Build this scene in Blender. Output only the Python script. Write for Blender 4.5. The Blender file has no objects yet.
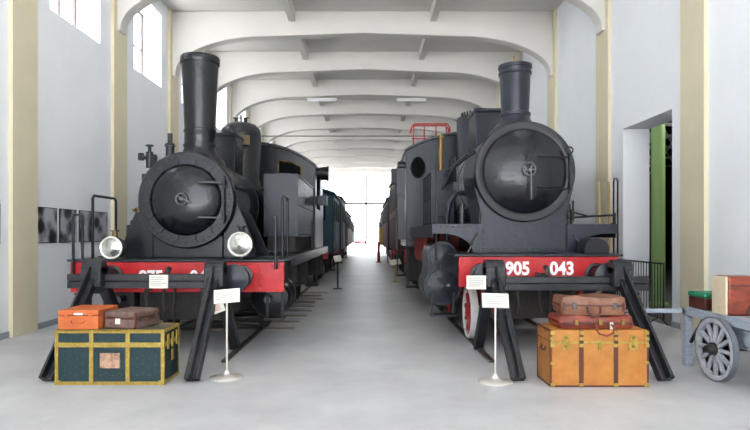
import bpy, math, random
from mathutils import Vector, Matrix
random.seed(7)
PI = math.pi
S = bpy.context.scene
COL = S.collection

# ------------------------------------------------------------------ camera, sky, light, exposure
cd = bpy.data.cameras.new('camera'); cam = bpy.data.objects.new('camera', cd); COL.objects.link(cam)
cam.location = (0, 0, 1.6); cam.rotation_euler = (PI/2, 0, 0)
cd.sensor_width = 36; cd.lens = 36*560/750; cd.shift_x = 7/750; cd.shift_y = 20/750
cd.clip_end = 400
S.camera = cam
w = bpy.data.worlds.new('sky'); S.world = w; w.use_nodes = True
bg = w.node_tree.nodes['Background']
bg.inputs[0].default_value = (0.87, 0.94, 1.0, 1); bg.inputs[1].default_value = 3.0
S.view_settings.view_transform = 'Standard'; S.view_settings.look = 'None'
S.view_settings.gamma = 1; S.view_settings.use_curve_mapping = False
S.view_settings.exposure = 0.95
S.cycles.max_bounces = 10; S.cycles.diffuse_bounces = 7; S.cycles.glossy_bounces = 4
S.cycles.use_denoising = True
S.cycles.sample_clamp_indirect = 10

def portal(loc, rot, sx, sy):
    l = bpy.data.lights.new('daylight_opening', 'AREA'); l.shape = 'RECTANGLE'; l.size = sx; l.size_y = sy
    l.cycles.is_portal = True
    o = bpy.data.objects.new('daylight_opening', l); COL.objects.link(o); o.location = loc; o.rotation_euler = rot
sd = bpy.data.lights.new('sun', 'SUN'); sd.energy = 40; sd.angle = math.radians(3); sd.color = (1, .98, .95)
sun = bpy.data.objects.new('sun', sd); COL.objects.link(sun); sun.rotation_euler = (0, math.radians(17), 0)
WL, WR, HB, HE, CEIL = -5.6, 5.3, -7.0, 53.0, 7.94
portal(((WL+WR)/2, HB, 4), (PI/2, 0, 0), 10.9, 7.9)
portal(((WL+WR)/2, HE+.3, 4), (-PI/2, 0, 0), 10.9, 7.9)
BAY, Y0 = 3.48, 9.05
WIN = [Y0 + BAY*(k+.5) for k in range(-4, 13)]
for yc in WIN[2:9]:
    portal((WL-.52, yc, 6.55), (0, -PI/2, 0), 1.9, 1.8)

# ------------------------------------------------------------------ materials
def lin(c):
    return tuple(((v/255)/12.92 if v/255 <= .04045 else ((v/255+.055)/1.055)**2.4) for v in c) + (1,)
def mat(name, rgb, rough=.5, metal=0., var=0., scale=6., bump=0., bscale=30., rgb2=None, stretch=None, spec=.5, coat=0.):
    m = bpy.data.materials.new(name); m.use_nodes = True
    nt = m.node_tree; b = nt.nodes['Principled BSDF']
    b.inputs['Roughness'].default_value = rough; b.inputs['Metallic'].default_value = metal
    b.inputs['Specular IOR Level'].default_value = spec
    b.inputs['Coat Weight'].default_value = coat; b.inputs['Coat Roughness'].default_value = .15
    c = lin(rgb); b.inputs['Base Color'].default_value = c
    tc = nt.nodes.new('ShaderNodeTexCoord'); mp = nt.nodes.new('ShaderNodeMapping')
    nt.links.new(tc.outputs['Object'], mp.inputs[0])
    if stretch: mp.inputs['Scale'].default_value = stretch
    if var or rgb2:
        n = nt.nodes.new('ShaderNodeTexNoise'); n.inputs['Scale'].default_value = scale
        n.inputs['Detail'].default_value = 6; n.inputs['Roughness'].default_value = .65
        nt.links.new(mp.outputs[0], n.inputs['Vector'])
        r = nt.nodes.new('ShaderNodeValToRGB')
        c2 = lin(rgb2) if rgb2 else tuple(v*(1-var) for v in c[:3])+(1,)
        r.color_ramp.elements[0].position = .35; r.color_ramp.elements[1].position = .65
        r.color_ramp.elements[0].color = c2; r.color_ramp.elements[1].color = c
        nt.links.new(n.outputs['Fac'], r.inputs[0]); nt.links.new(r.outputs[0], b.inputs['Base Color'])
    if bump:
        n2 = nt.nodes.new('ShaderNodeTexNoise'); n2.inputs['Scale'].default_value = bscale; n2.inputs['Detail'].default_value = 4
        nt.links.new(mp.outputs[0], n2.inputs['Vector'])
        bp = nt.nodes.new('ShaderNodeBump'); bp.inputs['Strength'].default_value = bump; bp.inputs['Distance'].default_value = .02
        nt.links.new(n2.outputs['Fac'], bp.inputs['Height']); nt.links.new(bp.outputs[0], b.inputs['Normal'])
    return m
M = {}
M['wall'] = mat('white_plaster', (238,241,245), .85, var=.04, scale=.9, bump=.15, bscale=9, spec=.2)
M['ceil'] = mat('ceiling_paint', (208,205,200), .9, var=.04, scale=.7, spec=.2)
M['beige'] = mat('beige_pilaster_paint', (216,207,180), .8, var=.06, scale=2, bump=.1, bscale=12, spec=.2)
M['floor'] = mat('polished_concrete', (196,196,197), .45, rgb2=(176,176,179), scale=.9, bump=.06, bscale=14, spec=.4)
M['skirt'] = mat('grey_skirting_paint', (150,156,166), .7)
M['black'] = mat('black_loco_paint', (12,14,20), .3, rgb2=(19,22,29), scale=3.5, bump=.22, bscale=7, spec=.38)
M['black2'] = mat('glossy_black_loco_paint', (11,13,19), .24, rgb2=(18,20,27), scale=3, bump=.5, bscale=6, spec=.5)
M['greyblk'] = mat('worn_dark_grey_loco_paint', (29,34,46), .36, rgb2=(21,25,35), scale=5, bump=.25, bscale=9, spec=.42)
M['boiler'] = mat('lit_grey_boiler_lagging', (156,156,156), .6, rgb2=(84,86,92), scale=5, bump=.2, bscale=10)  # pale grey stands in for light falling on the boiler
M['sooty'] = mat('sooty_underframe', (30,29,30), .65, rgb2=(48,42,38), scale=8, bump=.3, bscale=25)
M['dark'] = mat('matt_black_board', (12,12,14), .8)  # plain black backing board of the wall photographs
M['red'] = mat('signal_red_paint', (184,12,20), .42, rgb2=(160,9,16), scale=6, bump=.15, bscale=10)
M['darkred'] = mat('dull_red_frame_paint', (150,38,38), .55, rgb2=(95,28,30), scale=7)
M['wheelred'] = mat('wheel_red_paint', (172,30,36), .5, var=.2, scale=9)
M['tyre'] = mat('white_tyre_rim', (205,203,200), .5, var=.15, scale=15)
M['steel'] = mat('worn_steel', (96,96,100), .35, .7, var=.3, scale=20)
M['rail'] = mat('rail_steel', (96,90,86), .45, .6, rgb2=(84,66,54), scale=12)
M['sleeper'] = mat('oily_timber_sleeper', (160,153,145), .8, rgb2=(124,111,99), scale=9, stretch=(1,6,6))
M['chrome'] = mat('polished_metal', (222,219,212), .3, .55)
M['white'] = mat('white_paint', (240,240,240), .5)
M['paper'] = mat('cream_sign_card', (214,213,203), .6)
M['ink'] = mat('grey_ink', (60,60,66), .8)
M['redink'] = mat('red_ink', (190,50,60), .8)
M['brass'] = mat('brass_fitting', (150,122,70), .3, .9, var=.2, scale=14)
M['ochreplate'] = mat('tarnished_plate', (104,86,58), .5, .3, var=.2, scale=20)
M['ochreplate2'] = mat('dull_brass', (150,122,74), .45, .4, var=.2, scale=9)
M['yellowpaint'] = mat('yellow_paint', (200,160,40), .5, var=.2, scale=8)
M['stopblk'] = mat('black_painted_rail_steel', (27,29,35), .42, rgb2=(19,20,25), scale=9, bump=.3, bscale=22)
M['green_panel'] = mat('dark_green_trunk_canvas', (18,56,60), .6, rgb2=(10,36,42), scale=30, bump=.3, bscale=60)
M['trim_yellow'] = mat('yellow_brass_trunk_edging', (178,156,78), .42, .25, rgb2=(152,122,44), scale=18)
M['tan_trunk'] = mat('tan_leather_trunk', (186,124,54), .45, rgb2=(166,102,38), scale=5, bump=.12, bscale=40)
M['trunk_brown'] = mat('brown_leather_strap', (92,48,36), .5, var=.2, scale=20)
M['trunk_top'] = mat('worn_trunk_lid', (110,98,78), .6, rgb2=(60,66,62), scale=8)
M['orange'] = mat('orange_leather', (200,106,52), .42, rgb2=(178,86,38), scale=6, bump=.1, bscale=40)
M['greybrown'] = mat('grey_brown_leather', (116,92,84), .5, rgb2=(86,66,60), scale=14, bump=.2, bscale=50)
M['redbag'] = mat('red_brown_leather', (140,62,42), .38, rgb2=(104,40,30), scale=10, bump=.3, bscale=18)
M['brownbag'] = mat('mid_brown_leather', (138,92,66), .42, rgb2=(100,60,42), scale=8, bump=.35, bscale=14)
M['cartwood'] = mat('pale_blue_grey_painted_wood', (172,180,192), .6, rgb2=(146,154,168), scale=8, bump=.2, bscale=25, stretch=(1,1,4))
M['cartwheel'] = mat('pale_grey_painted_wheel_wood', (182,184,190), .6, rgb2=(152,156,164), scale=12)
M['cream'] = mat('cream_leather', (212,196,168), .5, var=.12, scale=12)
M['emerald'] = mat('green_case_cloth', (38,128,92), .55, var=.2, scale=10)
M['mahog'] = mat('red_mahogany_leather', (148,66,44), .35, rgb2=(96,40,30), scale=4, stretch=(1,1,4), bump=.15, bscale=20)
M['darkbrown'] = mat('dark_brown_leather', (92,44,32), .4, rgb2=(64,30,24), scale=7)
M['teal'] = mat('teal_locomotive_paint', (32,62,70), .55, spec=.25, rgb2=(28,56,66), scale=3)
M['maroon'] = mat('maroon_coach_paint', (84,34,36), .6, spec=.2, rgb2=(66,32,36), scale=3)
M['brownrail'] = mat('chestnut_railcar_paint', (62,42,40), .65, spec=.15, rgb2=(66,46,46), scale=3)
M['ivory'] = mat('ivory_railcar_paint', (96,74,54), .65, spec=.15, var=.1, scale=4)
M['greycar'] = mat('grey_wagon_paint', (110,112,118), .6, spec=.2, var=.2, scale=4)
M['yellowcar'] = mat('ochre_yellow_paint', (206,160,44), .5, rgb2=(150,110,40), scale=6)
M['greencol'] = mat('light_green_column_paint', (140,172,104), .4, var=.08, scale=3)
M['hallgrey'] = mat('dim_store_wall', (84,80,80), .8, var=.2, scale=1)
M['truss'] = mat('pale_truss_paint', (206,208,204), .6)
M['woodpole'] = mat('pale_ash_wood', (190,164,120), .55, rgb2=(160,134,94), scale=10, stretch=(8,8,.6))
M['winframe'] = mat('brown_grey_window_frame', (120,108,104), .6)
M['pinkpole'] = mat('pinkish_steel_post', (56,42,42), .6)
M['glasslens'] = mat('silvered_lamp_glass', (214,214,206), .12, .75, rgb2=(150,152,150), scale=14)
m = mat('dark_cab_glass', (7,8,10),   .6, spec=.05); M['glassdark'] = m
# window panes: a thin sheet that lets daylight through with a faint reflection
m = bpy.data.materials.new('window_glass'); m.use_nodes = True; nt = m.node_tree; nt.nodes.clear()
o_ = nt.nodes.new('ShaderNodeOutputMaterial'); mx = nt.nodes.new('ShaderNodeMixShader'); tr = nt.nodes.new('ShaderNodeBsdfTransparent'); gl = nt.nodes.new('ShaderNodeBsdfGlossy')
gl.inputs['Roughness'].default_value = .05; mx.inputs[0].default_value = .06
nt.links.new(tr.outputs[0], mx.inputs[1]); nt.links.new(gl.outputs[0], mx.inputs[2]); nt.links.new(mx.outputs[0], o_.inputs[0]); M['glass'] = m
m = bpy.data.materials.new('added_fill_tube'); m.use_nodes = True; b = m.node_tree.nodes['Principled BSDF']  # glow for the added fill lights behind the ribs
b.inputs['Emission Color'].default_value = (.95,.98,1,1); b.inputs['Emission Strength'].default_value = 24; M['tube'] = m
# black-and-white photographic prints
def photo_mat(i):
    m = mat('monochrome_photo_print_%d' % i, (200,200,205), .4); nt = m.node_tree; b = nt.nodes['Principled BSDF']
    tc = nt.nodes.new('ShaderNodeTexCoord'); mp = nt.nodes.new('ShaderNodeMapping'); mp.inputs['Location'].default_value = (i*3.1, i*1.7, i*2.3)
    nt.links.new(tc.outputs['Object'], mp.inputs[0])
    n = nt.nodes.new('ShaderNodeTexNoise'); n.inputs['Scale'].default_value = 3.2; n.inputs['Detail'].default_value = 5
    v = nt.nodes.new('ShaderNodeTexVoronoi'); v.inputs['Scale'].default_value = 3.5
    nt.links.new(mp.outputs[0], n.inputs['Vector']); nt.links.new(mp.outputs[0], v.inputs['Vector'])
    a = nt.nodes.new('ShaderNodeMath'); a.operation = 'MULTIPLY'; nt.links.new(n.outputs['Fac'], a.inputs[0]); nt.links.new(v.outputs['Distance'], a.inputs[1])
    r = nt.nodes.new('ShaderNodeValToRGB'); r.color_ramp.elements[0].position = .16; r.color_ramp.elements[0].color = (.012,.012,.015,1)
    r.color_ramp.elements[1].position = .34; r.color_ramp.elements[1].color = (.45,.45,.5,1)
    nt.links.new(a.outputs[0], r.inputs[0]); nt.links.new(r.outputs[0], b.inputs['Base Color'])
    return m

# ------------------------------------------------------------------ mesh helpers
def basis(axis):
    a = Vector(axis).normalized(); t = Vector((0,0,1)) if abs(a.z) < .9 else Vector((0,1,0))
    u = t.cross(a).normalized(); v = a.cross(u); return a, u, v
class MB:
    def __init__(s): s.v = []; s.f = []
    def _add(s, vs, fs):
        n = len(s.v); s.v += [tuple(p) for p in vs]; s.f += [tuple(i+n for i in q) for q in fs]; return s
    def box(s, x0, x1, y0, y1, z0, z1, T=None):
        vs = [Vector((x, y, z)) for z in (z0, z1) for y in (y0, y1) for x in (x0, x1)]
        if T: vs = [T @ p for p in vs]
        return s._add(vs, [(0,2,3,1),(4,5,7,6),(0,1,5,4),(2,6,7,3),(0,4,6,2),(1,3,7,5)])
    def lathe(s, prof, org=(0,0,0), axis=(0,0,1), n=32, arc=None):
        a, u, v = basis(axis); org = Vector(org); vs = []; fs = []
        for (t, r) in prof:
            for k in range(n):
                th = 2*PI*k/n; vs.append(org + a*t + (u*math.cos(th) + v*math.sin(th))*max(r, 1e-4))
        for i in range(len(prof)-1):
            for k in range(n):
                k2 = (k+1) % n; fs.append((i*n+k, i*n+k2, (i+1)*n+k2, (i+1)*n+k))
        if prof[0][1] > 1e-3: fs.append(tuple(range(n-1, -1, -1)))
        if prof[-1][1] > 1e-3: fs.append(tuple((len(prof)-1)*n+k for k in range(n)))
        return s._add(vs, fs)
    def cyl(s, p0, p1, r0, r1=None, n=20):
        p0, p1 = Vector(p0), Vector(p1); return s.lathe([(0, r0), ((p1-p0).length, r0 if r1 is None else r1)], p0, p1-p0, n)
    def tube(s, pts, r, n=10, closed=False):
        pts = [Vector(p) for p in pts]; N = len(pts); vs = []; fs = []
        pu = None
        for i in range(N):
            if closed: d = pts[(i+1) % N]-pts[i-1]
            else: d = pts[min(i+1, N-1)]-pts[max(i-1, 0)]
            a = d.normalized()
            if pu is None: a, u, v = basis(d)
            else: u = (pu - a*pu.dot(a)).normalized(); v = a.cross(u)
            pu = u
            for k in range(n):
                th = 2*PI*k/n; vs.append(pts[i] + (u*math.cos(th)+v*math.sin(th))*r)
        R = N if closed else N-1
        for i in range(R):
            j = (i+1) % N
            for k in range(n):
                k2 = (k+1) % n; fs.append((i*n+k, i*n+k2, j*n+k2, j*n+k))
        if not closed: fs += [tuple(range(n-1,-1,-1)), tuple((N-1)*n+k for k in range(n))]
        return s._add(vs, fs)
    def ring(s, c, axis, R, r, N=28, n=8):
        a, u, v = basis(axis); c = Vector(c)
        return s.tube([c+(u*math.cos(2*PI*k/N)+v*math.sin(2*PI*k/N))*R for k in range(N)], r, n, True)
    def prism(s, poly, plane, a, b):
        def P(p, q):
            if plane == 'xz': return (p[0], q, p[1])
            if plane == 'yz': return (q, p[0], p[1])
            return (p[0], p[1], q)
        n = len(poly); vs = [P(p, a) for p in poly]+[P(p, b) for p in poly]
        fs = [tuple(range(n)), tuple(range(2*n-1, n-1, -1))]+[(i, (i+1) % n, n+(i+1) % n, n+i) for i in range(n)]
        return s._add(vs, fs)
    def bar(s, p0, p1, w, d, up=(0,0,1)):
        p0, p1 = Vector(p0), Vector(p1); a = (p1-p0).normalized(); u = Vector(up).cross(a).normalized(); v = a.cross(u); L = (p1-p0).length
        vs = [p0 + a*t + u*x + v*y for t in (0, L) for y in (-d/2, d/2) for x in (-w/2, w/2)]
        return s._add(vs, [(0,2,3,1),(4,5,7,6),(0,1,5,4),(2,6,7,3),(0,4,6,2),(1,3,7,5)])
    def rivet(s, p, ax, r=.012):
        p = Vector(p); a = Vector(ax).normalized()
        return s.lathe([(0, r), (r*.55, r*.75), (r*.8, .0001)], p, a, 6)
    def rivets(s, pts, ax, r=.012):
        for p in pts: s.rivet(p, ax, r)
        return s
    def xform(s, T): s.v = [tuple(T @ Vector(p)) for p in s.v]; return s
    def build(s, name, m, parent=None, bevel=0, seg=2, sharp=35, loc=None):
        me = bpy.data.meshes.new(name); me.from_pydata(s.v, [], s.f); me.update()
        import bmesh
        bm = bmesh.new(); bm.from_mesh(me); bmesh.ops.recalc_face_normals(bm, faces=bm.faces); bm.to_mesh(me); bm.free()
        me.shade_smooth(); me.set_sharp_from_angle(angle=math.radians(sharp))
        me.materials.append(M[m] if isinstance(m, str) else m)
        o = bpy.data.objects.new(name, me); COL.objects.link(o)
        if parent: o.parent = parent
        if loc: o.location = loc
        if bevel:
            b = o.modifiers.new('bevel', 'BEVEL'); b.width = bevel; b.segments = seg; b.limit_method = 'ANGLE'; b.angle_limit = math.radians(50)
        return o
def lerp(a, b, t): return a+(b-a)*t
def grid_line(p, q, n): return [Vector(p).lerp(Vector(q), i/(n-1)) for i in range(n)]
def tag(o, label, cat, group=None, kind=None):
    if label: o['label'] = label
    if cat: o['category'] = cat
    if group: o['group'] = group
    if kind: o['kind'] = kind
    return o
def thing(name, label, cat, loc=(0,0,0), rz=0, group=None):
    o = bpy.data.objects.new(name, None); COL.objects.link(o); o.location = loc; o.rotation_euler = (0, 0, rz); o.empty_display_size = .2
    return tag(o, label, cat, group)
def struct(o): o['kind'] = 'structure'; return o
def text_mesh(name, body, size, m, parent, loc, rot, depth=.004, bold=.0, sx=1.):
    c = bpy.data.curves.new(name, 'FONT'); c.body = body; c.size = size; c.extrude = depth; c.align_x = 'CENTER'; c.offset = bold
    t = bpy.data.objects.new(name+'_tmp', c); COL.objects.link(t)
    dg = bpy.context.evaluated_depsgraph_get(); me = bpy.data.meshes.new_from_object(t.evaluated_get(dg))
    bpy.data.objects.remove(t); me.materials.clear(); me.materials.append(M[m])
    o = bpy.data.objects.new(name, me); COL.objects.link(o); o.parent = parent; o.location = loc; o.rotation_euler = rot; o.scale = (sx, 1, 1)
    return o

# ------------------------------------------------------------------ the hall
struct(MB().box(WL-2, WR+.0, HB, HE+2, -.2, 0).build('floor', 'floor'))
struct(MB().box(-60, 60, HE+2, 160, -.2, -.01).build('ground_outside', 'floor'))
struct(MB().box(-60, WL-.5, HB, HE+2, -.2, -.01).build('ground_beside_hall', 'floor'))
struct(MB().box(-40, 40, -60, HB, -.2, -.01).build('ground_forecourt', 'floor'))
struct(MB().box(WL-.6, WR+.55, HB, HE, CEIL, CEIL+.25).build('ceiling', 'ceil'))
# left wall with deep window recesses
mb = MB(); mb.box(WL-.5, WL, HB, HE, 0, 5.59); mb.box(WL-.5, WL, HB, HE, 7.55, CEIL)
ys = [HB] + [v for yc in WIN for v in (yc-.92, yc+.92)] + [HE]
for i in range(0, len(ys), 2): mb.box(WL-.5, WL, ys[i], ys[i+1], 5.59, 7.55)
struct(mb.build('wall_left', 'wall'))
for i, yc in enumerate(WIN):
    x = WL-.5; a, b, z0, z1 = yc-.92, yc+.92, 5.59, 7.55
    f = MB(); f.box(x-.05, x, a, b, z0, z0+.05).box(x-.05, x, a, b, z1-.05, z1).box(x-.05, x, a, a+.05, z0, z1).box(x-.05, x, b-.05, b, z0, z1)
    for k in (1, 2): f.box(x-.045, x-.005, a+k*.61-.02, a+k*.61+.02, z0, z1)
    f.box(x-.045, x-.005, a, b, z0+.95, z0+.99)
    fo = struct(f.build('window_%d' % (i+1), 'winframe')); g = MB().box(x-.03, x-.024, a+.03, b-.03, z0+.03, z1-.03).build('pane', 'glass', fo)
# right wall with one doorway
D0, D1, DZ = 9.76, 11.64, 3.8
mb = MB(); mb.box(WR, WR+.55, HB, D0, 0, CEIL).box(WR, WR+.55, D1, HE, 0, CEIL).box(WR, WR+.55, D0, D1, DZ, CEIL)
struct(mb.build('wall_right', 'wall'))
struct(MB().box(WL, WL+.015, HB, HE, 0, .1).build('baseboard_left', 'skirt'))
struct(MB().box(WR-.015, WR, HB, D0, 0, .1).box(WR-.015, WR, D1, HE, 0, .1).build('baseboard_right', 'skirt'))
# pilasters, ribs and longitudinal beams
k = 0; cx_ = (WL+WR)/2
ribY = [Y0+BAY*j for j in range(-4, 13)]
for j, y in enumerate(ribY):
    p = MB().box(WL, WL+.07, y-.33, y+.33, 0, CEIL).build('trim_%d' % (2*j+1), 'beige'); struct(p)
    p = MB().box(WR-.07, WR, y-.33, y+.33, 0, CEIL).build('trim_%d' % (2*j+2), 'beige'); struct(p)
    half = (WR-WL)/2; poly = [(WL, CEIL), (WL, 6.12), (WL+.14, 6.12), (WL+.14, 6.22)]
    for q in range(1, 13):
        th = PI/2*q/12; poly.append((WL+.14+2.5*(1-math.cos(th))**.95, 6.22+1.0*math.sin(th)))
    poly.append((cx_, 7.32))
    mir = [(2*cx_-px, pz) for (px, pz) in poly[:-1]][::-1]
    struct(MB().prism(poly+mir, 'xz', y-.17, y+.17).build('ceiling_rib_%d' % (j+1), 'ceil', bevel=.02))
mb = MB()
for j in range(len(ribY)-1):
    for x in (cx_-2.0, cx_+2.0):
        mb.box(x-.09, x+.09, ribY[j]+.17, ribY[j+1]-.17, CEIL-.3, CEIL)
struct(mb.build('ceiling_beams', 'ceil'))
struct(MB().cyl((WL, 26.6, 6.3), (WR, 26.6, 6.3), .025, n=8).build('tie_rod', 'steel'))
# glazed far end
mb = MB().box(-.27, -.1, HE, HE+.15, 0, CEIL).box(WL, WR, HE+.02, HE+.12, 4.5, 4.65)
for x in (WL+1.8, WL+3.6, 1.7, 3.5): mb.box(x-.04, x+.04, HE+.03, HE+.1, 0, CEIL)
e = struct(mb.build('window_end', 'pinkpole')); MB().box(WL, WR, HE+.06, HE+.07, 0, CEIL).build('pane', 'glass', e)
# the dim store room beyond the doorway
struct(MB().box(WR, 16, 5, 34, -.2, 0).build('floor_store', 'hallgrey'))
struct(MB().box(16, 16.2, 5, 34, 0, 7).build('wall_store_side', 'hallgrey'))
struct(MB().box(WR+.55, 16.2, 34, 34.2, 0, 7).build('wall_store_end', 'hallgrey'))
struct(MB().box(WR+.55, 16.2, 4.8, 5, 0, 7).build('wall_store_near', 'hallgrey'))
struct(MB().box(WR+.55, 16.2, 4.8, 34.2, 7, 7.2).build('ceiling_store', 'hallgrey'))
mb = MB()
for y in (13.5, 15.5, 17.5, 19.5, 22, 25, 28, 31):
    mb.box(WR+.55, 16, y-.05, y+.05, 5.0, 5.1).box(WR+.55, 16, y-.05, y+.05, 5.9, 6.0)
    x = WR+.7; s_ = 0
    while x < 15.4:
        mb.bar((x, y, 5.05 if s_ else 5.95), (x+.55, y, 5.95 if s_ else 5.05), .06, .06, (0,1,0)); x += .55; s_ = 1-s_
struct(mb.build('store_roof_trusses', 'truss'))
l = bpy.data.lights.new('store_fill_light', 'POINT'); l.energy = 240; l.shadow_soft_size = .3  # added fill light that brightens the green column
lo = bpy.data.objects.new('store_fill_light', l); COL.objects.link(lo); lo.location = (9.0, 11.6, 5.2)
c = thing('column', 'light green round steel column standing just beyond the right doorway', 'column', (6.62, 12.78, 0))
MB().cyl((0,0,.02), (0,0,6.95), .145, n=28).build('shaft', 'greencol', c); MB().cyl((0,0,0), (0,0,.06), .22, n=28).build('base', 'greencol', c)
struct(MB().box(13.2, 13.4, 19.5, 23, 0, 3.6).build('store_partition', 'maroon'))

# tracks let into the floor
def track(cx, g, label):
    t = thing('railway_track', label, 'railway track', (cx, 7.0, 0))
    for s in (-1, 1):
        MB().box(s*g-.035, s*g+.035, 0, 45, 0, .035).build('rail', 'rail', t, bevel=.005)
    for k in range(9):
        y = 2.4 + k*.74
        MB().box(-1.32+random.uniform(-.05,.05), 1.32+random.uniform(-.05,.12), y, y+.24, .0, .012).build('sleeper', 'sleeper', t)
track(-2.54, .74, 'steel railway track under the left row of locomotives')
def track2(cx, g, label):
    t = thing('railway_track', label, 'railway track', (cx, 7.0, 0))
    for s in (-1, 1):
        MB().box(s*g-.035, s*g+.035, 0, 45, 0, .035).build('rail', 'rail', t, bevel=.005)
track2(2.27, .72, 'steel railway track under the right row of locomotives')
for sgn, X, lab in ((-1, -1.9, 'ceiling light hanging nearer the left wall'), (1, 1.8, 'ceiling light hanging nearer the right wall')):
    t = thing('ceiling_light', 'long white fluorescent '+lab, 'ceiling light', (X, 23.1, 7.12), 0, None)
    MB().box(-.62, .62, -.07, .07, .05, .12).build('housing', 'white', t, bevel=.01)
    MB().cyl((-.58,0,.02), (.58,0,.02), .025, n=10).build('tube', 'white', t)
    for x in (-.4, .4): MB().cyl((x,0,.12), (x,0,.24), .008, n=6).build('hanger', 'white', t)

for j, y in enumerate(ribY[:-1]):  # added unseen lights, three per bay, to brighten the far ceiling and walls
    for X in (cx_-3.0, cx_, cx_+3.0):
        t = thing('ceiling_light', 'added fluorescent fill light, unseen behind a ceiling rib', 'ceiling light', (X, y+.5, 7.6), 0, 'added fill lights hidden behind the ceiling ribs')
        MB().box(-.62, .62, -.07, .07, .27, .34).build('housing', 'white', t, bevel=.01)
        MB().cyl((-.58,0,.02), (.58,0,.02), .025, n=8).build('tube', 'tube', t)
        for x in (-.5, .5): MB().box(x-.01,x+.01,-.01,.01,.04,.27).build('holder', 'white', t)
# ------------------------------------------------------------------ locomotive building blocks
def arc_pts(cx, cz, r, a0, a1, n): return [(cx+r*math.cos(lerp(a0,a1,i/n)), cz+r*math.sin(lerp(a0,a1,i/n))) for i in range(n+1)]
def roof_arc(h, z_side, z_top, n=16):
    return [(-h + 2*h*i/n, z_side + (z_top-z_side)*(1-(abs(-1+2*i/n))**2.2)) for i in range(n+1)]
def buffer(t, x, z, L=.47, head=.185, m='black'):
    b = MB().lathe([(0,.15),(.02,.15),(.03,.115),(L*.55,.1),(L*.56,.115),(L*.6,.115),(L*.6,.06),(L-.05,.06)], (x, 0, z), (0,-1,0), 24).build('buffer', m, t)
    MB().lathe([(L-.06,head*.9),(L-.05,head),(L-.025,head),(L,head*.5),(L+.006,0)], (x, 0, z), (0,-1,0), 28).build('buffer_head', 'greyblk', b)
    return b
def spoked_wheel(t, x, y, r, side, m, rimm=None, nsp=10, w=.11, zc=None, weight=False):
    zc = zc or r+.035
    o = MB(); X = Vector((side,0,0))
    o.lathe([(-w/2, r*.86),(-w/2, r),(w/2-.03, r),(w/2, r*.97),(w/2, r*.87),(w/2-.02, r*.84),(-w/2+.01,r*.84),(-w/2, r*.86)], (x,y,zc), X, 40)
    hub = MB()
    hub.lathe([(-w*.4, r*.2),(w*.45, r*.2),(w*.6, r*.12),(w*.6,0)], (x,y,zc), X, 20)
    for k in range(nsp):
        th = 2*PI*k/nsp+.2; d = Vector((0, math.cos(th), math.sin(th)))
        hub.bar(Vector((x,y,zc))+d*r*.15, Vector((x,y,zc))+d*r*.86, .05, .06, (1,0,0))
    if weight:
        hub.lathe([(-.03,.0),(.02,r*.84),(.03,0)], (x,y,zc), X, 24)
    wh = hub.build('wheel', m, t); rim = o.build('tyre', rimm or m, wh)
    return wh
def lamp(t, x, y, z, r=.15, top='black'):
    l_ = MB().lathe([(.24,.0001),(.23,r*.55),(.15,r*.95),(.03,r),(0,r*1.06),(-.02,r*1.06),(-.02,r*.9),(0,r*.88)], (x,y,z), (0,1,0), 28)
    l_.cyl((x,y+.1,z-r), (x,y+.1,z-r-.1), .03, n=10).build('headlamp', 'black', t)
    h = COL.objects[-1]
    MB().ring((x,y-.02,z), (0,1,0), r*.96, .014, 32, 8).build('rim', 'chrome', h)
    MB().lathe([(-.045,.0001),(-.035,r*.55),(-.01,r*.92),(.0,r*.92)], (x,y,z), (0,1,0), 28).build('lens', 'glasslens', h)
    MB().cyl((x,y+.09,z+r*.9), (x,y+.09,z+r+.07), .045, .035, 12).cyl((x,y+.09,z+r+.07), (x,y+.09,z+r+.09), .06, .06, 12).build('vent', top, h)
def side_tank(t, x0, x1, y0, y1, z0, z1, m='black'):
    tk = MB().box(x0, x1, y0, y1, z0, z1).build('side_tank', m, t, bevel=.025, seg=3)
    r = MB(); s = 1 if x0+x1 > 0 else -1; xo = x1 if s > 0 else x0
    e = .04
    for a, b, n in (((x0+e,y0,z0+e),(x1-e,y0,z0+e),9), ((x0+e,y0,z1-e),(x1-e,y0,z1-e),9), ((x0+e,y0,z0+e),(x0+e,y0,z1-e),14), ((x1-e,y0,z0+e),(x1-e,y0,z1-e),14)):
        r.rivets(grid_line(a, b, n), (0,-1,0), .011)
    ny = int((y1-y0)/.09)
    for z in (z0+e, (z0+z1)/2, z1-e): r.rivets(grid_line((xo,y0+e,z),(xo,y1-e,z),ny), (s,0,0), .011)
    for q in range(4):
        yy = lerp(y0+e, y1-e, q/3); r.rivets(grid_line((xo,yy,z0+e),(xo,yy,z1-e),13), (s,0,0), .011)
    r.build('rivets', m, tk)
    f = MB().box((x0+x1)/2-.12, (x0+x1)/2+.12, y0+.3, y0+.56, z1, z1+.05).build('filler_lid', m, tk, bevel=.01)
    return tk
def window_disc(t, x, y, z, rx, rz, rimm='brass'):
    pts = [(x+rx*math.cos(2*PI*k/28), z+rz*math.sin(2*PI*k/28)) for k in range(28)]
    w_ = MB().prism(pts, 'xz', y-.012, y+.002).build('window', 'glassdark', t)
    MB().tube([(p[0], y-.015, p[1]) for p in pts], .016, 8, True).build('window_rim', rimm, w_)

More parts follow.
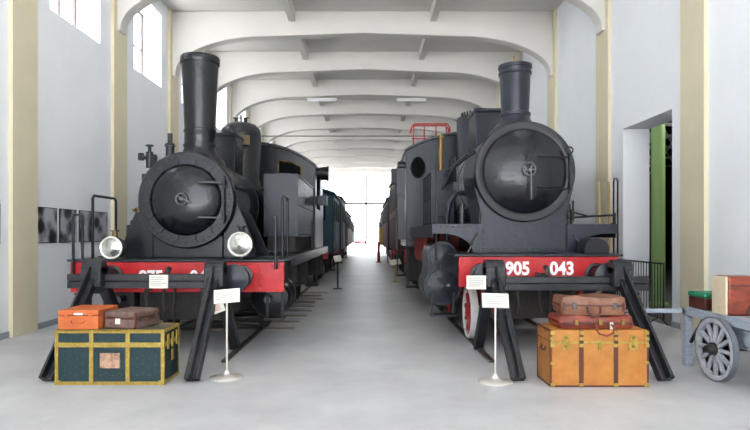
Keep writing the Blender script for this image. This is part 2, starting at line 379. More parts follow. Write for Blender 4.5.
# ------------------------------------------------------------------ LEFT steam locomotive (875.041)
A = thing('steam_locomotive', 'black steam locomotive in the left row with two round headlamps above its red beam', 'steam locomotive', (-2.54, 7.45, 0))
hs = MB().box(-1.42, 1.42, 0, .07, .84, 1.24).build('buffer_beam', 'red', A, bevel=.008)
r = MB()
for z in (.88, 1.2): r.rivets(grid_line((-1.36,0,z),(1.36,0,z),30), (0,-1,0), .011)
for x in (-1.36,-1.1,-.62,.62,1.1,1.36): r.rivets(grid_line((x,0,.92),(x,0,1.16),4), (0,-1,0), .011)
r.build('rivets', 'red', hs)
text_mesh('number', '875', .235, 'white', hs, (-.345, -.004, .965), (PI/2,0,0), .003, .007, .93)
text_mesh('number', '041', .235, 'white', hs, (.335, -.004, .965), (PI/2,0,0), .003, .007, .93)
MB().box(-.05, .01, -.006, 0, 1.04, 1.065).build('number_dash', 'white', hs)
for s in (-1, 1): buffer(A, s*.86, 1.05)
MB().box(-1.45, 1.45, -.03, .75, 1.245, 1.275).build('front_deck', 'greyblk', A, bevel=.006)
# coupling
cp = MB().prism([(-.05,-.3),(.05,-.3),(.05,.05),(-.05,.05)], 'xy', .98, 1.08)
cp.v = cp.v; cp.tube([(0,-.3,1.03),(0,-.37,1.08),(0,-.36,1.15),(0,-.29,1.17)], .032).build('coupling_hook', 'sooty', A)
MB().tube([(-.07,-.28,1.0),(-.07,-.3,.75),(-.05,-.3,.62),(.05,-.3,.62),(.07,-.3,.75),(.07,-.28,1.0)], .02).tube([(-.06,-.3,.66),(-.06,-.28,.5),(0,-.28,.44),(.06,-.28,.5),(.06,-.3,.66)], .018).build('coupling_chain', 'sooty', A)
for x in (-.35, .38, .55):
    MB().tube([(x,.0,.9),(x,-.12,.9),(x,-.16,.82),(x+.02,-.15,.62),(x+.03,-.06,.5)], .028).build('brake_hose', 'sooty', A)
# frames and lower front
MB().box(-.66,-.6,.07,7.8,.5,1.24).box(.6,.66,.07,7.8,.5,1.24).box(-.6,.6,.35,.4,.45,1.24).box(-.6,.6,3,3.05,.45,1.24).box(-.6,.6,7.4,7.5,.45,1.24).build('frame', 'sooty', A)
MB().box(-.55,.55,.12,.2,.45,.84).build('front_apron', 'sooty', A, bevel=.01)
# smokebox
zc = 2.09
sb = MB().lathe([(0,.60),(.0,.675),(.05,.685),(.07,.66),(1.1,.66),(1.12,.62)], (0,.38,zc), (0,1,0), 64).build('smokebox', 'black2', A)
MB().lathe([(0,.5),(-.02,.5),(-.02,.66),(0,.675)], (0,.38,zc), (0,1,0), 64).build('front_ring', 'black', sb)
r = MB()
for k in range(44):
    th = 2*PI*k/44; r.rivet((.61*math.cos(th), .36, zc+.61*math.sin(th)), (0,-1,0), .014)
for k in range(60):
    th = 2*PI*k/60
    for yy in (.5, 1.4): r.rivet((.658*math.cos(th), yy, zc+.658*math.sin(th)), (math.cos(th),0,math.sin(th)), .011)
for k in range(14):
    th = 2*PI*k/14; c_ = Vector((.545*math.cos(th), .35, zc+.545*math.sin(th))); d = Vector((math.cos(th),0,math.sin(th)))
    r.bar(c_-d*.045, c_+d*.03, .035, .03, (0,1,0))
r.build('rivets', 'greyblk', sb)
dr = MB().lathe([(-.15,.0001),(-.148,.08),(-.138,.18),(-.115,.29),(-.08,.38),(-.045,.44),(-.02,.475),(-.005,.485),(0,.485)], (0,.36,zc), (0,1,0), 64).build('smokebox_door', 'black2', A)
MB().ring((-.0,.17,zc), (0,1,0), .075, .011, 26).cyl((0,.21,zc),(0,.13,zc),.02,n=12).bar((-.07,.165,zc+.05),(.13,.165,zc-.05),.018,.014,(0,1,0)).build('door_handwheel', 'steel', dr)
for dz in (.24,-.25):
    MB().bar((.2,.245,zc+dz*.98),(.53,.31,zc+dz),.02,.035,(0,1,0)).build('hinge_strap', 'black', dr)
MB().cyl((.54,.31,zc-.33),(.54,.31,zc+.33),.014,n=10).cyl((.54,.31,zc+.2),(.54,.31,zc+.28),.03,n=10).cyl((.54,.31,zc-.29),(.54,.31,zc-.21),.03,n=10).build('hinge_pin', 'black', dr)
MB().box(-.5,.5,.45,1.45,1.27,1.6).build('saddle', 'black', A, bevel=.02)
for s in (-1,1):
    MB().prism([(s*.5,1.28),(s*.95,1.28),(s*.93,1.45),(s*.82,1.75),(s*.66,2.12),(s*.5,2.0)], 'xz', .46, .52).build('side_brace', 'black', A, bevel=.006)
    MB().prism([(s*.5,1.28),(s*1.02,1.28),(s*.72,1.95),(s*.5,1.9)], 'xz', 1.2, 1.24).build('side_brace', 'black', A, bevel=.006)
MB().cyl((-.9,.95,1.28),(-.9,.95,1.75),.17,n=24).cyl((-.9,.95,1.75),(-.9,.95,1.82),.12,n=24).build('air_reservoir', 'black', A, bevel=.01)
# boiler
bo = MB().lathe([(1.48,.63),(4.95,.63)], (0,0,zc), (0,1,0), 56).build('boiler', 'greyblk', A)
for yy in (1.52, 2.3, 3.1, 3.9, 4.7): MB().lathe([(yy,.63),(yy,.638),(yy+.05,.638),(yy+.05,.63)], (0,0,zc), (0,1,0), 56).build('boiler_band', 'black', bo)
ch = MB().lathe([(2.6,.4),(2.72,.36),(2.8,.27),(2.9,.232),(2.93,.235),(2.93,.245),(2.96,.245),(2.96,.228),(3.13,.228),(3.15,.24),(3.18,.24),(3.19,.228),(4.17,.272),(4.175,.288),(4.19,.292),(4.265,.292),(4.28,.285),(4.28,.25),(4.1,.24),(4.05,.0001)], (0,1.02,0), (0,0,1), 48).build('chimney', 'black2', A)
bx = MB().box(-.22,.22,2.35,2.95,2.6,3.36).build('sandbox', 'black', A, bevel=.025)
MB().box(-.24,.24,2.33,2.97,3.34,3.39).build('lid', 'black', bx, bevel=.008)
r = MB()
for k in range(7): r.box(.22,.232,2.42,2.88,2.85+k*.06,2.875+k*.06)
r.build('louvres', 'black', bx)
dm = MB().lathe([(2.55,.45),(2.66,.42),(2.72,.4),(3.6,.4),(3.7,.38),(3.79,.3),(3.84,.18),(3.86,.0001)], (0,3.75,0), (0,0,1), 44).build('steam_dome', 'black2', A)
MB().cyl((-.09,3.75,3.82),(-.09,3.75,3.93),.035,n=12).cyl((.09,3.75,3.82),(.09,3.75,3.93),.035,n=12).bar((-.16,3.75,3.94),(.16,3.75,3.94),.03,.02).cyl((0,3.75,3.84),(0,3.75,4.0),.02,n=8).build('safety_valve', 'sooty', dm)
MB().box(.06,.26,3.33,3.345,3.34,3.52).build('maker_plate', 'ochreplate', dm)
for s in (-1,1): side_tank(A, *(sorted((s*.75, s*1.34))), 2.15, 4.9, 1.57, 2.65, 'greyblk')
for s in (-1,1): MB().box(*(sorted((s*.8,s*1.28))),2.25,4.85,1.3,1.57).build('tank_support', 'sooty', A)
MB().box(-1.42,-.6,.75,8.2,1.24,1.29).box(.6,1.42,.75,8.2,1.24,1.29).build('running_board', 'black', A, bevel=.006)
MB().box(1.39,1.41,.8,8.2,1.12,1.24).box(-1.41,-1.39,.8,8.2,1.12,1.24).build('valance', 'black', A)
# cab
arc = roof_arc(1.38, 3.12, 3.6)
cf = MB().prism([(-1.36,1.3)]+[(x*.985,z) for x,z in arc]+[(1.36,1.3)], 'xz', 4.95, 5.0).build('cab_front', 'black', A)
for s in (-1,1):
    w_ = MB().prism([(s*.56,2.86),(s*1.06,2.86),(s*1.06,3.1),(s*.86,3.2),(s*.56,3.24)], 'xz', 4.93, 4.96).build('window', 'glassdark', cf)
    MB().tube([(s*.56,4.92,2.86),(s*1.06,4.92,2.86),(s*1.06,4.92,3.1),(s*.86,4.92,3.2),(s*.56,4.92,3.24)], .02, 8, True).build('window_frame', 'brass', w_)
for s in (-1,1):
    x0, x1 = sorted((s*1.33, s*1.37))
    MB().box(x0,x1,5.0,5.3,1.3,3.12).box(x0,x1,5.3,6.3,1.3,2.2).box(x0,x1,6.3,7.0,1.3,3.12).box(x0,x1,5.3,6.3,2.95,3.12).build('cab_side', 'black', A, bevel=.006)
MB().prism(arc+[(x,z+.05) for x,z in arc[::-1]], 'xz', 4.85, 7.2).build('cab_roof', 'greyblk', A)
MB().box(-1.33,1.33,6.95,7.0,1.3,3.1).build('cab_rear', 'black', A)
MB().box(-1.3,1.3,7.02,8.1,1.3,2.5).build('coal_bunker', 'black', A, bevel=.02)
MB().cyl((1.38,5.15,2.98),(1.62,5.15,2.98),.13,.16,20).cyl((1.62,5.15,2.98),(1.66,5.15,2.98),.17,n=20).build('side_lamp', 'black', A)
MB().box(1.38,1.6,5.3,5.5,2.28,2.5).build('cab_box', 'black', A, bevel=.01)
# cylinders, wheels, motion
for s in (-1,1):
    cy = MB().lathe([(0,.2),(.03,.27),(.1,.3),(.12,.27),(.62,.27),(.64,.3),(.74,.3)], (s*1.08,.85,.66), (0,1,0), 32)
    cy.box(*(sorted((s*.66,s*1.25))),.95,1.5,.66,1.2).build('cylinder', 'black', A, bevel=.01)
    MB().cyl((s*1.08,.65,.66),(s*1.08,.86,.66),.05,n=12).build('piston_cover', 'steel', A)
    for yy, rr in ((2.1,.42),(3.4,.62),(4.8,.62),(6.2,.62)): spoked_wheel(A, s*.79, yy, rr, s, 'sooty', 'sooty', 12)
    MB().bar((s*.98,3.4,.55),(s*.98,6.2,.55),.06,.11).bar((s*1.03,1.6,.66),(s*1.03,4.8,.55),.05,.09).cyl((s*.86,3.4,.55),(s*1.06,3.4,.55),.07,n=12).cyl((s*.86,4.8,.55),(s*1.06,4.8,.55),.07,n=12).cyl((s*.86,6.2,.55),(s*1.06,6.2,.55),.07,n=12).build('side_rod', 'steel', A)
    MB().box(*(sorted((s*1.1,s*1.38))),.28,.46,.42,.45).box(*(sorted((s*1.12,s*1.15))),.36,.4,.42,1.24).box(*(sorted((s*1.33,s*1.36))),.36,.4,.42,1.24).build('step', 'sooty', A)
    MB().box(*(sorted((s*1.1,s*1.38))),5.4,5.8,.42,.45).box(*(sorted((s*1.12,s*1.15))),5.56,5.62,.42,1.24).box(*(sorted((s*1.33,s*1.36))),5.56,5.62,.42,1.24).build('step', 'sooty', A)
    for ya, yb, z_ in ((2.4,2.9,.75),(4.0,4.2,.6),(7.2,8.0,.55)): MB().box(*(sorted((s*.9,s*1.3))),ya,yb,z_,1.24).build('underframe_box', 'sooty', A, bevel=.02)
lamp(A, -.87, -.0, 1.43, .145, 'ochreplate'); lamp(A, .84, -.0, 1.475, .16)
# hand rails
MB().tube([(-1.22,.2,1.27),(-1.22,.2,2.1),(-1.22,.24,2.14),(-1.22,.86,2.14),(-1.22,.9,2.1),(-1.22,.9,1.27)], .019).build('handrail', 'black', A)
MB().tube([(-1.36,-.04,1.05),(-1.36,-.04,1.8),(-1.36,-.02,1.87),(-1.3,.0,1.87),(-1.27,.02,1.8),(-1.27,.02,1.27)], .019).build('handrail', 'black', A)
MB().tube([(1.32,-.04,1.15),(1.32,-.04,1.86)], .02).build('handrail', 'black', A)
MB().tube([(1.32,.55,1.27),(1.32,.55,2.12),(1.32,.6,2.16),(1.32,1.0,2.16),(1.32,1.05,2.12),(1.32,1.05,1.27)], .019).build('handrail', 'black', A)
# pump fittings beside the smokebox and the little whistle
MB().cyl((-.56,.5,2.55),(-.56,.5,2.78),.05,n=12).cyl((-.66,.5,2.7),(-.46,.5,2.7),.03,n=10).cyl((-.56,.5,2.78),(-.56,.5,2.86),.025,n=10).cyl((-.68,.5,2.66),(-.68,.5,2.76),.04,n=10).cyl((-.5,.5,2.6),(-.5,.5,2.74),.04,n=10).ring((-.56,.5,2.87),(0,0,1),.05,.01,16,6).build('feed_valve', 'black', A)
MB().cyl((-.27,.5,2.66),(-.27,.5,2.86),.06,n=14).cyl((-.27,.5,2.86),(-.27,.5,2.9),.08,.06,14).cyl((-.27,.5,2.9),(-.27,.5,3.04),.035,n=12).build('whistle', 'black', A)
MB().box(-.74,-.66,.42,.5,1.92,1.99).cyl((-.72,.4,1.95),(-.72,.3,1.95),.02,n=8).build('side_cock', 'ochreplate', A)
MB().tube([(.64,.6,2.3),(.7,1.5,2.35),(.7,4.9,2.5)], .018).build('boiler_handrail', 'black', A)

# ------------------------------------------------------------------ RIGHT steam locomotive (905.043)
B = thing('steam_locomotive', 'dark grey steam locomotive with red beam numbered 905 043 heading the right row', 'steam locomotive', (2.27, 7.45, 0))
hs = MB().box(-1.06, 1.06, 0, .07, .91, 1.31).build('buffer_beam', 'red', B, bevel=.008)
r = MB()
for z in (.95, 1.275): r.rivets(grid_line((-1.0,0,z),(1.0,0,z),24), (0,-1,0), .011)
for x in (-1.0,1.0): r.rivets(grid_line((x,0,.98),(x,0,1.24),4), (0,-1,0), .011)
r.build('rivets', 'red', hs)
text_mesh('number', '905', .24, 'white', hs, (-.28, -.004, 1.075), (PI/2,0,0), .003, .008, .9)
text_mesh('number', '043', .24, 'white', hs, (.31, -.004, 1.075), (PI/2,0,0), .003, .008, .9)
for s in (-1,1): buffer(B, s*.76, 1.08, .45, .18)
MB().box(-1.12,1.12,-.02,.66,1.315,1.345).build('front_deck', 'greyblk', B, bevel=.006)
MB().box(-.05,.05,-.3,.0,1.0,1.1).tube([(0,-.3,1.05),(0,-.37,1.1),(0,-.36,1.17),(0,-.29,1.19)], .032).build('coupling_hook', 'sooty', B)
MB().tube([(-.07,-.28,1.02),(-.07,-.3,.75),(-.05,-.3,.62),(.05,-.3,.62),(.07,-.3,.75),(.07,-.28,1.02)], .02).build('coupling_chain', 'sooty', B)
for x in (-.32,.4): MB().tube([(x,0,.95),(x,-.12,.95),(x,-.16,.85),(x+.02,-.15,.66),(x+.03,-.06,.55)], .028).build('brake_hose', 'sooty', B)
MB().box(-.62,-.57,.07,7,.55,1.31).box(.57,.62,.07,7,.55,1.31).box(-.57,.57,3,3.05,.5,1.3).box(-.57,.57,6.5,6.6,.5,1.3).build('frame', 'darkred', B)
MB().box(-.57,.57,.3,.36,.45,1.3).build('front_apron', 'sooty', B)
zb = 2.52
sb = MB().lathe([(0,.64),(0,.725),(.05,.735),(.07,.71),(1.1,.71),(1.12,.66)], (0,.65,zb), (0,1,0), 72).build('smokebox', 'greyblk', B)
r = MB()
for k in range(56):
    th = 2*PI*k/56
    for yy in (.8,1.68): r.rivet((.708*math.cos(th), yy, zb+.708*math.sin(th)), (math.cos(th),0,math.sin(th)), .012)
r.build('rivets', 'greyblk', sb)
MB().lathe([(0,.605),(-.015,.61),(-.02,.63),(-.02,.715),(0,.73)], (0,.65,zb), (0,1,0), 72).build('front_ring', 'black', sb)
dr = MB().lathe([(-.17,.0001),(-.168,.1),(-.155,.22),(-.13,.34),(-.095,.43),(-.06,.51),(-.03,.565),(-.012,.595),(0,.6)], (0,.64,zb), (0,1,0), 72).build('smokebox_door', 'black2', B)
MB().ring((0,.42,zb),(0,1,0),.085,.012,26).cyl((0,.47,zb),(0,.38,zb),.022,n=12).bar((-.08,.415,zb),(.08,.415,zb),.014,.014,(0,1,0)).bar((.02,.4,zb+.06),(.02,.4,zb-.42),.016,.016,(0,1,0)).build('door_handwheel', 'steel', dr)
for dz in (.2,-.26): MB().bar((.12,.475,zb+dz),(.62,.6,zb+dz),.02,.035,(0,1,0)).build('hinge_strap', 'black', dr)
MB().cyl((.63,.6,zb-.33),(.63,.6,zb+.26),.014,n=10).ring((.63,.6,zb+.3),(0,1,0),.045,.012,20).build('hinge_pin', 'black', dr)
# smokebox front plate and wings
MB().prism([(-.66,1.345),(.66,1.345),(.62,1.9),(.72,2.3),(.5,2.0),(-.5,2.0),(-.72,2.3),(-.62,1.9)], 'xz', .7, .76).box(-.6,.6,.76,1.7,1.35,2.0).build('saddle', 'greyblk', B, bevel=.006)
r = MB()
for x in (-.6,.6): r.rivets(grid_line((x,.7,1.4),(x,.7,1.88),8), (0,-1,0), .013)
r.rivets(grid_line((-.55,.7,1.4),(.55,.7,1.4),14), (0,-1,0), .013)
r.build('rivets', 'greyblk', B)
for s in (-1,1):
    poly = [(s*.62,1.345),(s*.62,1.76),(s*1.34,1.76),(s*1.34,1.62)]
    for q in range(9):
        th = PI/2*q/8; poly.append((s*(1.2-.45*math.sin(th)), 1.62-.27*(1-math.cos(th))))
    wg = MB().prism(poly, 'xz', .66, .7).build('front_wing', 'greyblk', B)
    MB().rivets(grid_line((s*.7,.66,1.72),(s*1.3,.66,1.72),8), (0,-1,0), .012).build('rivets', 'greyblk', wg)
    rb = MB().box(*sorted((s*.66,s*1.34)),.7,4.9,1.72,1.76).box(*sorted((s*1.32,s*1.34)),.7,4.9,1.56,1.72)
    rb.build('running_board', 'greyblk', B, bevel=.005)
    sl = MB().prism([(.75,1.34),(.9,1.34),(1.45,1.9),(1.75,2.15),(.75,2.15)], 'yz', *sorted((s*.62,s*.64))).build('saddle_side', 'greyblk', B)
bo = MB().lathe([(1.75,.66),(4.9,.66)], (0,0,zb), (0,1,0), 56).build('boiler', 'boiler', B)
for yy in (1.8,2.5,3.2,4.0,4.7): MB().lathe([(yy,.66),(yy,.668),(yy+.05,.668),(yy+.05,.66)], (0,0,zb), (0,1,0), 56).build('boiler_band', 'greyblk', bo)
MB().lathe([(3.1,.42),(3.2,.38),(3.28,.3),(3.36,.235),(3.42,.22),(3.43,.235),(3.47,.235),(3.48,.21),(4.06,.232),(4.07,.25),(4.1,.25),(4.11,.235),(4.15,.24),(4.16,.255),(4.21,.255),(4.21,.215),(4.05,.2),(4.04,.0001)], (0,1.2,0), (0,0,1), 48).build('chimney', 'greyblk', B)
MB().cyl((0,1.2,4.04),(-.02,1.2,4.36),.012,n=8).build('chimney_spike', 'brass', B)
bx = MB().box(-.3,.3,2.85,3.5,3.05,3.88).build('sandbox', 'greyblk', B, bevel=.03); MB().box(-.32,.32,2.83,3.52,3.87,3.93).build('lid', 'greyblk', bx, bevel=.01)
dm = MB().lathe([(3.0,.41),(3.1,.39),(3.98,.39),(4.02,.37),(4.03,.0001)], (-.04,4.15,0), (0,0,1), 40).build('steam_dome', 'greyblk', B)
r = MB()
for k in range(26):
    th = 2*PI*k/26; r.cyl((-.02+.29*math.cos(th),4.15+.29*math.sin(th),4.0),(-.02+.31*math.cos(th),4.15+.31*math.sin(th),4.12),.02,.015,6)
r.lathe([(4.02,.25),(4.06,.27),(4.09,.1),(4.1,.0001)], (-.02,4.15,0), (0,0,1), 24)
r.build('ribbed_crown', 'black', dm)
for s in (-1,1):
    tk = side_tank(B, *sorted((s*.62, s*1.06)), 3.3, 4.85, 1.78, 2.83, 'greyblk')
    MB().box(*sorted((s*.74,s*.98)),3.285,3.3,1.95,2.68).build('inspection_panel', 'greyblk', tk, bevel=.012)
# cab
arc = roof_arc(1.45, 3.44, 3.82)
cf = MB().prism([(-1.42,1.5)]+[(x*.982,z) for x,z in arc]+[(1.42,1.5)], 'xz', 4.85, 4.9).build('cab_front', 'greyblk', B)
for s in (-1,1): window_disc(cf, s*1.17, 4.85, 3.08, .15, .22, 'black')
for s in (-1,1):
    x0, x1 = sorted((s*1.39, s*1.43))
    MB().box(x0,x1,4.9,5.2,1.5,3.44).box(x0,x1,5.2,6.2,1.5,2.4).box(x0,x1,6.2,7,1.5,3.44).box(x0,x1,5.2,6.2,3.2,3.44).build('cab_side', 'greyblk', B, bevel=.006)
MB().prism(arc+[(x,z+.05) for x,z in arc[::-1]], 'xz', 4.78, 7.15).build('cab_roof', 'greyblk', B)
MB().box(-1.39,1.39,6.95,7,1.5,3.4).build('cab_rear', 'greyblk', B)
MB().box(-1.43,1.43,4.9,7.0,1.35,1.5).build('cab_floor', 'black', B)
MB().cyl((-.68,4.78,2.85),(-.68,4.78,3.72),.05,n=14).cyl((-.68,4.78,3.72),(-.68,4.78,3.78),.075,n=14).build('brass_steam_pipe', 'ochreplate2', B)['label'] = 'tall brass steam pipe'
MB().cyl((-1.44,5.1,3.15),(-1.6,5.1,3.15),.1,n=16).build('side_lamp', 'black', B)
MB().box(-1.62,-1.44,5.02,5.06,2.5,3.2).box(-1.6,-1.45,5.1,5.14,1.5,2.6).build('cab_grab_plate', 'greyblk', B)
# cylinders
for s in (-1,1):
    prof = arc_pts(0, 1.26, .245, PI, 0, 12) + [(.245, 1.0)] + arc_pts(0, .78, .31, .6, -PI-.6, 22)[:] + [(-.245,1.0)]
    cy = MB().prism([(s*1.08+p[0], p[1]) for p in prof], 'xz', 1.5, 2.35).build('cylinder', 'greyblk', B, bevel=.02)
    MB().lathe([(0,.0001),(0,.2),(-.04,.2),(-.05,.12),(-.07,.0001)], (s*1.08,1.5,1.26), (0,1,0), 28).lathe([(0,.0001),(0,.26),(-.05,.26),(-.07,.14),(-.09,.0001)], (s*1.08,1.5,.78), (0,1,0), 32).build('cylinder_cover', 'greyblk', cy)
    r = MB()
    for k in range(12):
        th = 2*PI*k/12; r.rivet((s*1.08+.225*math.cos(th),1.45,.78+.225*math.sin(th)),(0,-1,0),.018)
    for k in range(8):
        th = 2*PI*k/8; r.rivet((s*1.08+.17*math.cos(th),1.46,1.26+.17*math.sin(th)),(0,-1,0),.016)
    r.build('cover_bolts', 'greyblk', cy)
    MB().cyl((s*1.15,.35,.9),(s*1.15,1.45,.9),.022,n=10).build('tail_rod', 'steel', B)
    spoked_wheel(B, s*.72, 1.05, .4, s, 'wheelred', 'tyre', 10)
    for yy, rr in ((3.0,.55),(4.3,.55),(5.6,.55)): spoked_wheel(B, s*.74, yy, rr, s, 'wheelred', 'sooty', 12)
    MB().bar((s*.95,3.0,.55),(s*.95,5.6,.55),.06,.11).bar((s*1.0,2.35,.78),(s*1.0,4.3,.55),.05,.09).cyl((s*.85,3,.55),(s*1.02,3,.55),.07,n=12).cyl((s*.85,4.3,.55),(s*1.02,4.3,.55),.07,n=12).cyl((s*.85,5.6,.55),(s*1.02,5.6,.55),.07,n=12).build('side_rod', 'darkred', B)
    MB().box(*sorted((s*.9,s*1.3)),1.2,1.42,.34,.37).box(*sorted((s*.92,s*.95)),1.3,1.34,.37,.7).box(*sorted((s*1.25,s*1.28)),1.3,1.34,.37,.7).build('step', 'greyblk', B)
    MB().box(*sorted((s*1.05,s*1.4)),5.2,5.5,.4,.43).box(*sorted((s*1.08,s*1.11)),5.3,5.36,.4,1.35).box(*sorted((s*1.34,s*1.37)),5.3,5.36,.4,1.35).build('step', 'sooty', B)
    for xb, ya, z_ in ((1.0,2.5,1.0),(1.1,3.6,.9)): MB().box(*sorted((s*.66,s*xb)),ya,ya+.2,z_,1.72).build('bracket', 'darkred', B)['label'] = 'red bracket under the running board'
    MB().prism([(2.7,1.7),(4.8,1.7),(4.8,1.2),(4.3,1.1),(3.2,1.1),(2.7,1.3)], 'yz', *sorted((s*1.2,s*1.26))).build('bracket', 'darkred', B)['label'] = 'red plate under the running board'
    MB().box(*sorted((s*.9,s*1.3)),5.9,6.8,.5,1.35).build('injector_box', 'sooty', B, bevel=.02)
    MB().tube([(s*.62,1.9,2.3),(s*.8,1.9,2.3),(s*.9,1.9,2.15),(s*.95,1.9,1.9),(s*.95,1.9,1.5)], .045).build('steam_pipe', 'greyblk', B)
    MB().cyl((s*.82,1.2,1.76),(s*.82,1.2,1.95),.07,n=16).cyl((s*.82,1.2,1.95),(s*.82,1.2,2.0),.09,n=16).cyl((s*.82,1.2,2.0),(s*.82,1.2,2.08),.04,n=10).build('lubricator', 'black', B)
    MB().tube([(s*.76,2.2,2.7),(s*.8,3.25,2.75)],.016).tube([(s*.66,1.0,2.85),(s*.74,2.2,2.8),(s*.74,3.3,2.85)],.02).build('boiler_handrail', 'black', B)
    MB().tube([(s*1.3,.0 if s<0 else .75,1.1 if s<0 else 1.76),(s*1.3,.0 if s<0 else .75,1.2 if s<0 else 1.78)], .012).build('rod_socket', 'black', B)
MB().tube([(-1.2,1.35,1.2),(-1.2,1.35,2.75)], .014).build('handrail', 'black', B)
MB().tube([(.66,.75,1.85),(.8,.72,1.86),(1.3,.68,1.89)], .016).tube([(.66,.75,1.95),(.95,.72,1.87)], .012).tube([(1.31,.68,1.76),(1.31,.68,1.92)],.02).tube([(.72,.72,1.8),(.72,.72,2.1)],.018).build('front_rod', 'black', B)
for yy in (2.6, 3.0): MB().cyl((-.72,yy,2.55),(-.72,yy,2.95),.035,n=10).cyl((-.72,yy,2.95),(-.72,yy,3.0),.05,n=10).build('valve', 'black', B)
MB().tube([(-.6,1.85,2.95),(-.78,2.2,2.8),(-.84,2.7,2.55),(-.84,3.28,2.5)],.025).build('feed_pipe', 'steel', B)
MB().bar((-.85,.5,1.34),(-.64,.72,1.72),.02,.02).build('stay_rod', 'steel', B)
MB().bar((.85,.5,1.34),(.64,.72,1.72),.02,.02).build('stay_rod', 'steel', B)
MB().lathe([(0,.17),(.3,.17),(.34,.0001)], (.86,.2,1.45-.06), (0,1,0), 20).build('air_tank', 'black', B)

# ------------------------------------------------------------------ rolling stock further back
def vehicle(name, label, cx, y0, L, half, zf, zt, mbody, mroof, wins, hm='red', mband=None, front_windows=True, crown=.25, m_under='sooty'):
    t = thing(name, label, 'railway vehicle', (cx, y0, 0))
    arc = roof_arc(half, zt-crown, zt, 12)
    bd = MB().prism([(-half,zf)]+arc+[(half,zf)], 'xz', 0, L).build('body', mbody, t, bevel=.06, seg=3)
    MB().prism([(x*1.03,z+.01) for x,z in arc]+[(x*1.03,z+.07) for x,z in arc[::-1]], 'xz', -.08, L+.08).build('roof', mroof, t)
    if mband: MB().box(-half-.012,half+.012,.1,L-.1,zf+(zt-zf)*.42,zf+(zt-zf)*.86).build('window_band', mband, bd)
    s = -1 if cx > 0 else 1
    zw0, zw1 = lerp(zf,zt,.5), lerp(zf,zt,.8)
    if wins:
        st = L/wins
        for k in range(wins):
            xx = sorted((s*(half+.005), s*(half+.025)))
            w_ = MB().box(*xx, (k+.2)*st, (k+.8)*st, zw0, zw1).build('window', 'glassdark', bd)
    if front_windows:
        for sx in (-1,1):
            MB().box(*sorted((sx*half*.22,sx*half*.82)), -.02, .005, zw0, zw1).build('window', 'glassdark', bd, bevel=.01)
    bb = MB().box(-1.25,1.25,-.1,0,.85,1.2).build('buffer_beam', hm, t)
    for sx in (-1,1):
        b = MB().lathe([(0,.1),(.4,.08),(.4,.18),(.44,.17),(.45,0)], (sx*.87,-.1,1.05), (0,-1,0), 16).build('buffer', 'black', t)
        MB().cyl((sx*.95,-.03,1.4),(sx*.95,-.14,1.4),.1,n=14).build('headlamp', 'glasslens', t)
    MB().box(-1.1,1.1,.1,L-.1,.85,zf).box(-.8,.8,.5,L-.5,.4,.9).build('underframe', m_under, t)
    for sx in (-1,1):
        for yy in (1.0, 2.6, L-2.6, L-1.0):
            MB().lathe([(-.06,.45),(.04,.45),(.06,.4),(.06,.36),(.02,.34),(.02,.12),(.07,.1),(.07,0)], (sx*.78,yy,.485), (sx,0,0), 24).build('wheel', m_under, t)
    MB().box(*sorted((s*(half-.25),s*(half+.02))),.3,.7,.45,.48).box(*sorted((s*(half-.22),s*(half-.19))),.45,.5,.45,zf).box(*sorted((s*(half-.02),s*(half+.01))),.45,.5,.45,zf).build('step', m_under, t)
    MB().tube([(s*(half+.04),.15,zf+.1),(s*(half+.04),.15,zf+1.2)],.018).build('handrail', 'steel', t)
    return t
vehicle('diesel_shunter', 'teal locomotive directly behind the left steam locomotive', -2.5, 17.6, 3.6, 1.42, 1.0, 3.12, 'teal', 'teal', 3)
vehicle('diesel_shunter', 'teal locomotive second behind the left steam locomotive, with a red end beam', -2.5, 22.4, 3.8, 1.44, 1.0, 3.3, 'teal', 'teal', 3)
vehicle('railway_coach', 'maroon coach behind the two teal locomotives on the left track', -2.5, 27.4, 8.5, 1.44, 1.0, 2.95, 'maroon', 'greycar', 6)
vehicle('railway_wagon', 'grey wagon last in the left row near the bright end of the hall', -2.5, 37.2, 8.5, 1.4, 1.0, 2.7, 'greycar', 'greycar', 5, hm='darkred')
rc = vehicle('electric_railcar', 'chestnut and ivory railcar with a red pantograph behind the right steam locomotive', 2.25, 15.3, 6.2, 1.43, 1.1, 3.62, 'brownrail', 'greycar', 7, mband='ivory')
# pantograph on its roof
pg = MB(); zr = 3.66; px_ = -.2
for x in (-.6,.6):
    for y in (2.6,3.8): pg.cyl((px_+x,y,zr),(px_+x,y,zr+.2),.05,n=10)
for x in (-.56,-.2,.2,.56): pg.tube([(px_+x,2.6,zr+.2),(px_+x*.98,3.2,4.8),(px_+x*.95,3.2,5.2)],.02)
for x in (-.56,.56): pg.tube([(px_+x,3.8,zr+.2),(px_+x*.98,3.2,4.8)],.02)
pg.tube([(px_-.6,2.6,zr+.2),(px_+.6,2.6,zr+.2),(px_+.6,3.8,zr+.2),(px_-.6,3.8,zr+.2)],.022,8,True)
pg.tube([(px_-.6,3.2,4.78),(px_+.6,3.2,4.78)],.022)
for y in (3.05,3.35): pg.tube([(px_-.64,y,4.98),(px_-.62,y,5.14),(px_-.54,y,5.24),(px_+.54,y,5.24),(px_+.62,y,5.14),(px_+.64,y,4.98)],.024)
pg.build('pantograph', 'red', rc)['label'] = 'red pantograph'
MB().box(-1.62,-1.4,-.1,.25,3.0,3.4).build('side_box', 'black', rc)
vehicle('railway_coach', 'dark maroon coach behind the railcar on the right track', 2.25, 22.7, 8.2, 1.45, 1.0, 3.3, 'maroon', 'greycar', 5)
yv = vehicle('rail_tractor', 'small ochre yellow rail tractor with red beam far back on the right track', 2.25, 32.8, 4.2, 1.55, 1.0, 2.3, 'yellowcar', 'black', 0, m_under='red')
MB().box(-1.45,-.9,.6,3.0,2.3,3.1).build('cabin', 'greycar', yv, bevel=.1)
